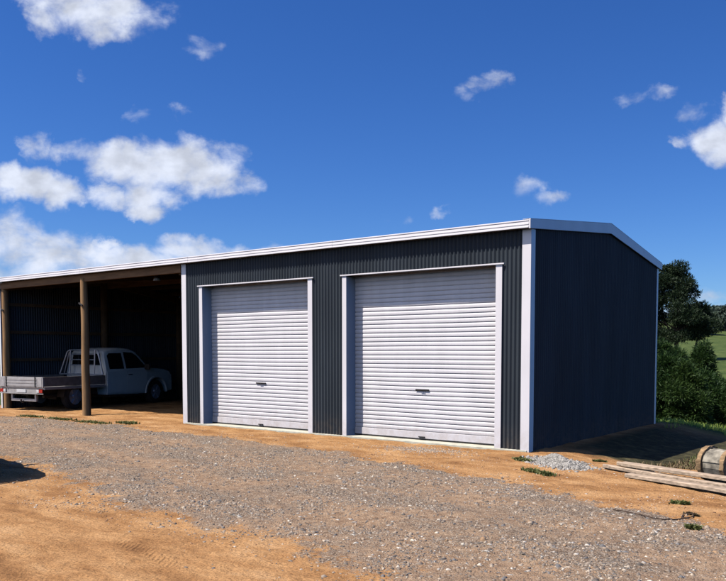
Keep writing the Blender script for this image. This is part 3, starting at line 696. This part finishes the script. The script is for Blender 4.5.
# cable drum
dr = empty('cable_drum', (3.06, -1.02, gz1(3.06, -1.02)), R(-20)); dr.location.x = 3.20; dr.location.y = -1.12
tag(dr, 'weathered wooden cable drum lying on its rim behind the boards at the right edge', 'cable drum')
ro = .225; tilt = .0
for k, xx in enumerate((-.20, .13)):
    b = MB(); b.cyl((xx-.03, 0, ro), (xx+.03, 0, ro), ro, ro, 36)
    b.build('flange', M['drumwood'], dr)
for q in list(dr.children):
    q.rotation_euler = (0, 0, R(random.uniform(-4, 4)))
    for v in q.data.vertices:
        f_ = 1+random.uniform(-.035, .02); v.co.y *= f_; v.co.z = ro+(v.co.z-ro)*f_; v.co.x += random.uniform(-.006, .006)
b = MB()
for j in range(16):
    a0 = j*2*math.pi/16+random.uniform(-.04, .04); r_ = ro-.058+random.uniform(-.016, .012)
    b.bar((-.168, r_*math.cos(a0), ro+r_*math.sin(a0)), (.098, r_*math.cos(a0), ro+r_*math.sin(a0)), .082, .026, (0, math.cos(a0), math.sin(a0)))
b.cyl((-.168, 0, ro), (.098, 0, ro), ro-.078, ro-.078, 24)
b.build('core', mat('drum_core', (.27,.235,.18), .9, 0, .6, 12, .004, 50), dr)
# wire
wp = [(2.80,-3.90),(2.9,-3.94),(3.09,-3.97),(3.26,-4.05),(3.34,-4.02),(3.40,-3.94),(3.46,-3.82),(3.52,-3.70),(3.50,-3.62),(3.42,-3.66),(3.44,-3.80),(3.58,-3.78)]
pts = []
for i in range(len(wp)-1):
    for f in (0, .5): x = wp[i][0]*(1-f)+wp[i+1][0]*f; y = wp[i][1]*(1-f)+wp[i+1][1]*f; pts.append((x, y, gz1(x, y)+.012+.006*math.sin(i)))
tag(MB().tube(pts, .006, 6).build('fence_wire', M['wire'], None, True), 'thin brown wire curled on the clay at the gravel edge', 'wire')

# ------------------------------------------------------------------ small plants
def blades(n, pos, hmin, hmax, w, spread=.5):
    """thin triangles; pos (n,3)"""
    a = rng.random(n)*2*np.pi; h = rng.uniform(hmin, hmax, n); le = rng.uniform(.1, spread, n)*h
    d = np.stack([np.cos(a), np.sin(a)], -1); s = np.stack([-d[:,1], d[:,0]], -1)*(w*(.6+.8*rng.random(n)))[:,None]/2
    V = np.zeros((n, 5, 3)); V[:,0,:2] = pos[:,:2]-s; V[:,1,:2] = pos[:,:2]+s; V[:,0,2] = V[:,1,2] = pos[:,2]-.01
    mid = pos[:,:2]+d*(le*.35)[:,None]; V[:,2,:2] = mid+s*.8; V[:,3,:2] = mid-s*.8; V[:,2,2] = V[:,3,2] = pos[:,2]+h*.6
    V[:,4,:2] = pos[:,:2]+d*le[:,None]; V[:,4,2] = pos[:,2]+h
    o = (np.arange(n)*5)[:,None]
    F = np.concatenate([o+np.array([[0,1,2]]), o+np.array([[0,2,3]]), o+np.array([[3,2,4]])])
    return V.reshape(-1,3), F
def weed(x0, y0, rx, ry, ang, n, label, m='weed', hmax=.045, grp='low weeds on the clay'):
    u = rng.uniform(-1, 1, n)*rng.random(n)**.4*rx; v = rng.uniform(-1, 1, n)*rng.random(n)**.6*ry; c, s = math.cos(ang), math.sin(ang)
    x = x0+u*c-v*s; y = y0+u*s+v*c
    u_ = np.clip(u, -1.0*rx, 1.0*rx)
    V, F = blades(n, np.column_stack([x, y, terr(x, y)]), .012, hmax, .03, 1.6)
    tag(raw_np('weed_clump', V, F, M[m]), label, 'weed', grp)
weed(.36, -.93, .26, .10, -.6, 420, 'green weeds creeping on the clay right below the corner flashing of the shed')
weed(1.08, -1.93, .38, .10, -.55, 420, 'long green strip of weeds in front of the crushed rock heap')
weed(1.29, -.28, .12, .07, 0, 160, 'small dark weed tuft in the shade edge behind the rock heap')
weed(3.21, -3.02, .11, .08, 0, 200, 'small green weed alone on the clay below the boards')
weed(3.48, -3.60, .10, .035, -.3, 80, 'flat dry twiggy weed just above the curled wire', 'dead', .03)
weed(3.67, -4.27, .07, .05, 0, 220, 'dark green weed tuft on the gravel edge, nearest the camera')
for (x_, y_, rx_, lb) in ((-12.95,-1.2,.5,'low green weeds at the foot of the leftmost post'), (-11.7,-1.15,.55,'low green weeds before the ute tray'), (-10.3,-1.2,.6,'low green weeds left of the bay post foot'), (-9.6,-.75,.35,'thin green weeds on the clay right of the bay post')):
    weed(x_, y_, rx_, .18, .1, 320, lb, 'weed', .06)
# leafy grass bank behind and right of the shed
n = 60000
x = rng.uniform(-5.5, 6.5, n); y = rng.uniform(4.5, 17, n)
k = (rng.random(n) < grass_mask(x, y)*sst(.33, .5, fbm(x*1.2, y*1.2)))&((x > .4)|(y > 6.9)); x, y = x[k], y[k]
V, F = blades(len(x), np.column_stack([x, y, terr(x, y)]), .02, .13, .02, 1.2)
tag(raw_np('grass_blades', V, F, M['grass']), 'bright green rough grass on the bank beside the shrubs', 'grass', kind='stuff')
n = 5000; x = rng.normal(2.35, .5, n); y = rng.normal(1.5, .6, n)
k = (x > 1.75+.2*(y-1)); x, y = x[k], y[k]
V, F = blades(len(x), np.column_stack([x, y, terr(x, y)]), .02, .11, .018, 1.0)
tag(raw_np('dry_grass', V, F, M['dead']), 'dry brown grass and weeds on the mound behind the cable drum', 'dry grass', kind='stuff')
n = 2600; x = rng.normal(2.6, .6, n); y = rng.normal(2.0, .7, n); k = x > 1.9; x, y = x[k], y[k]
V, F = blades(len(x), np.column_stack([x, y, terr(x, y)]), .02, .12, .02, 1.0)
tag(raw_np('mound_grass', V, F, M['weed']), 'patchy green weeds on the mound beyond the cable drum', 'grass', kind='stuff')

# ------------------------------------------------------------------ trees and shrubs
def clumps(cents, rads, per, lw, ll, droop=.3, out=.6):
    """leaf slivers in a set of ellipsoid clumps -> V, F (quads)"""
    Vs = []
    for c, r in zip(cents, rads):
        n = int(per*(np.mean(r)**2)); d = rng.normal(size=(n,3)); d /= np.linalg.norm(d, axis=1)[:,None]
        rad = rng.random(n)**.35*(1+.12*rng.normal(size=n)); p = np.array(c)+d*rad[:,None]*np.array(r)
        dirn = d*out+rng.normal(size=(n,3))*.5+np.array([0,0,-droop]); dirn /= np.linalg.norm(dirn, axis=1)[:,None]
        sd = np.cross(dirn, rng.normal(size=(n,3))); sd /= np.linalg.norm(sd, axis=1)[:,None]+1e-6
        L_ = (ll*(.6+.8*rng.random(n)))[:,None]; w_ = (lw*(.6+.8*rng.random(n)))[:,None]
        Vs.append(np.stack([p-sd*w_*.5, p+dirn*L_*.5-sd*w_*.35, p+dirn*L_, p+dirn*L_*.45+sd*w_*.55], 1))
    V = np.concatenate(Vs).reshape(-1, 3); n = len(V)//4
    return V, (np.arange(n)*4)[:,None]+np.arange(4)[None]
def limb(mb, a, b, r0, r1, seg=8):
    a, b = Vector(a), Vector(b); m_ = (a+b)/2+Vector((random.uniform(-1,1), random.uniform(-1,1), random.uniform(0,1)))*(b-a).length*.08
    mb.cyl(a, m_, r0, (r0+r1)/2, seg, False); mb.cyl(m_, b, (r0+r1)/2, r1, seg, False)
# big pine, local frame: x along the picture's right-hand direction
def pine():
    X, Y = 5.62-.272*112, -11.8+.962*112; z = gz1(X, Y); o = empty('pine_tree', (X, Y, z-.5), .29)
    tag(o, 'tall dark pine with a broad uneven crown behind the right end of the shed', 'pine tree')
    tb = MB(); forks = [((0,0,0),(.3,.2,5.5),.34,.26),((.3,.2,5.5),(-.6,0,9.5),.24,.14),((-.6,0,9.5),(-1.2,.2,12.4),.14,.05),((.2,0,3.2),(2.4,-.3,6.6),.2,.09),((0,0,2.4),(-1.8,.5,6),.2,.1),((2.4,0,0),(2.9,.2,4.2),.18,.1)]
    for a, b, r0, r1 in forks: limb(tb, a, b, r0, r1)
    cents, rads = [], []
    prof = [(4.3,4.4),(5.6,5.3),(7,5.0),(8.3,4.6),(9.6,3.9),(10.8,3.0),(11.9,2.2),(12.8,1.3)]
    for h, rr in prof:
        k = max(3, int(rr*1.9))
        for j in range(k):
            a = 2*math.pi*(j+random.random()*.8)/k+h; q = rr*random.uniform(.55, 1.02)*(1+.14*math.sin(a*2+h*1.3)); zz = h+random.uniform(-.7,.7)
            c = (-.9+q*math.cos(a)+(.9 if h < 8 else 0), q*math.sin(a)*.85, zz); r = random.uniform(.9, 1.55)
            cents.append(c); rads.append((r*1.15, r*1.1, r*.72))
            limb(tb, (0, 0, max(2.6, zz-q*.35)), c, .10, .03, 5)
    for c in ((-1.0,0,12.9),(-1.5,.3,13.2),(.1,0,12.2),(-2.4,0,12.0)): cents.append(c); rads.append((.8,.8,.7))
    tb.build('trunk', M['bark'], o)
    V, F = clumps(cents, rads, 620, .13, .36, -.15, .8); raw_np('crown', V, F, M['pine'], o); o.scale = (.9, .9, .93)
pine()
def shrub(u_dir, r, h, w, label, mt, pointed=False, group='dense conifer shrubs behind the shed', per=1500):
    X, Y = CAM.x+u_dir[0]*r, CAM.y+u_dir[1]*r; z = gz1(X, Y); o = empty('conifer_shrub', (X, Y, z), random.uniform(0,6))
    tag(o, label, 'shrub', group)
    s_ = MB(); s_.cyl((0,0,-.1), (0,0,h*.9), .06, .015, 8, False); cents, rads = [], []
    nl = 7
    for i in range(nl):
        f = i/(nl-1); zz = .2+f*(h-.35); rr = w*((1-f)**.8 if pointed else (1-f**2.6)**.5*(.75+.25*math.sin(f*3)))
        k = max(1, int(5*rr/w+2))
        for j in range(k):
            a = 2*math.pi*(j+random.random()*.7)/k; q = rr*random.uniform(.45,.95); c = (q*math.cos(a), q*math.sin(a), zz+random.uniform(-.14,.14))
            rads.append((random.uniform(.2,.38),)*2+(random.uniform(.2,.36),)); cents.append(c); s_.cyl((0,0,max(.05,zz-q*.5)), c, .022, .008, 5, False)
    for j in range(4 if not pointed else 2): cents.append((random.uniform(-.2,.2)*w, random.uniform(-.2,.2)*w, h+random.uniform(-.2,.05))); rads.append((.16,.16,.3))
    s_.build('trunk', M['bark'], o); V, F = clumps(cents, rads, per*7, .028, .115, .12, 1.0); V[:,2] = np.maximum(V[:,2], -.05)
    raw_np('crown', V, F, M[mt], o)
sp = [((-.317,.948),25.5,2.35,1.25,'dense dark conifer shrub half hidden by the rear corner of the shed','bush',False),
      ((-.292,.956),25.0,2.2,1.1,'dark conifer shrub beside the rear corner flashing of the shed','bush',False),
      ((-.272,.962),26.0,2.0,.9,'mid green conifer shrub in the middle of the hedge','bush2',False),
      ((-.262,.965),23.7,1.5,.7,'low light green shrub in front of the hedge','bush2',False),
      ((-.246,.969),26.5,2.2,.6,'pointed young conifer with a spire top in the hedge','bush',True),
      ((-.228,.974),25.8,1.15,.8,'low rounded shrub at the right end of the hedge in view','bush',False),
      ((-.212,.977),24.6,1.0,.8,'small dark shrub at the far right edge','bush2',False),
      ((-.245,.97),24.6,1.25,.7,'bushy low conifer in front of the spire topped one','bush',False),
      ((-.282,.958),24.1,1.7,.75,'short dark conifer shrub nearest the rear corner of the shed','bush',False),
      ((-.19,.982),26.5,1.5,1.0,'dark conifer shrub outside the right of the photo','bush',False)]
for a in sp: shrub(a[0], a[1], a[2], a[3], a[4], a[5], a[6])
# far trees on the hill
def fartree(X, Y, h, w, label, cat='tree', base=.25, grp='trees along the far ridge'):
    z = gz1(X, Y); o = empty('far_tree', (X, Y, z-.2)); tag(o, label, cat, grp)
    s_ = MB(); s_.cyl((0,0,0), (0,0,h*.8), .25, .08, 6, False); s_.build('trunk', M['bark'], o); cents, rads = [], []
    for i in range(14):
        f = random.random(); a = random.random()*6.28; q = w*random.uniform(.1,.7)*(1-abs(f-.35)*.9)
        cents.append((q*math.cos(a), q*math.sin(a), h*(base+(1-base)*f*.92))); rads.append((w*.36,w*.36,h*.12))
    V, F = clumps(cents, rads, 60, .5, .8, 0, .3); raw_np('crown', V, F, M['fartree'], o)
ridge_desc = ['tall thin','round headed','leaning','wide crowned','short bushy','slim pointed','sparse','dense dark','lopsided','twin topped','narrow','spreading','open crowned','squat']
for i in range(14):
    f = -.245+i*.0045+random.uniform(-.001,.001); r = random.uniform(425, 455); X, Y = CAM.x+f*r, CAM.y+math.sqrt(1-f*f)*r
    fartree(X, Y, random.uniform(6.5, 9.5), random.uniform(2.0, 3.4), ridge_desc[i]+' tree on the far ridge, number %s from the left of the ridge line' % ['one','two','three','four','five','six','seven','eight','nine','ten','eleven','twelve','thirteen','fourteen'][i], 'tree', .35)
for i, (f, r, h, w, lb) in enumerate([(-.242,205,6.5,5.0,'rounded dark tree on the slope right of the pine'), (-.231,235,6,6,'broad dark tree on the slope at the right edge'), (-.222,225,7,5,'dark tree cut by the right edge of the photo'), (-.262,260,6,5,'dark tree seen through the lower crown of the pine'), (-.235,300,5,7,'wide dark shrubbery high on the far slope'), (-.222,330,5,8,'wide dark thicket below the far ridge line')]):
    fartree(CAM.x+f*r, CAM.y+math.sqrt(1-f*f)*r, h, w, lb, 'tree', .1, 'dark trees on the far slope')
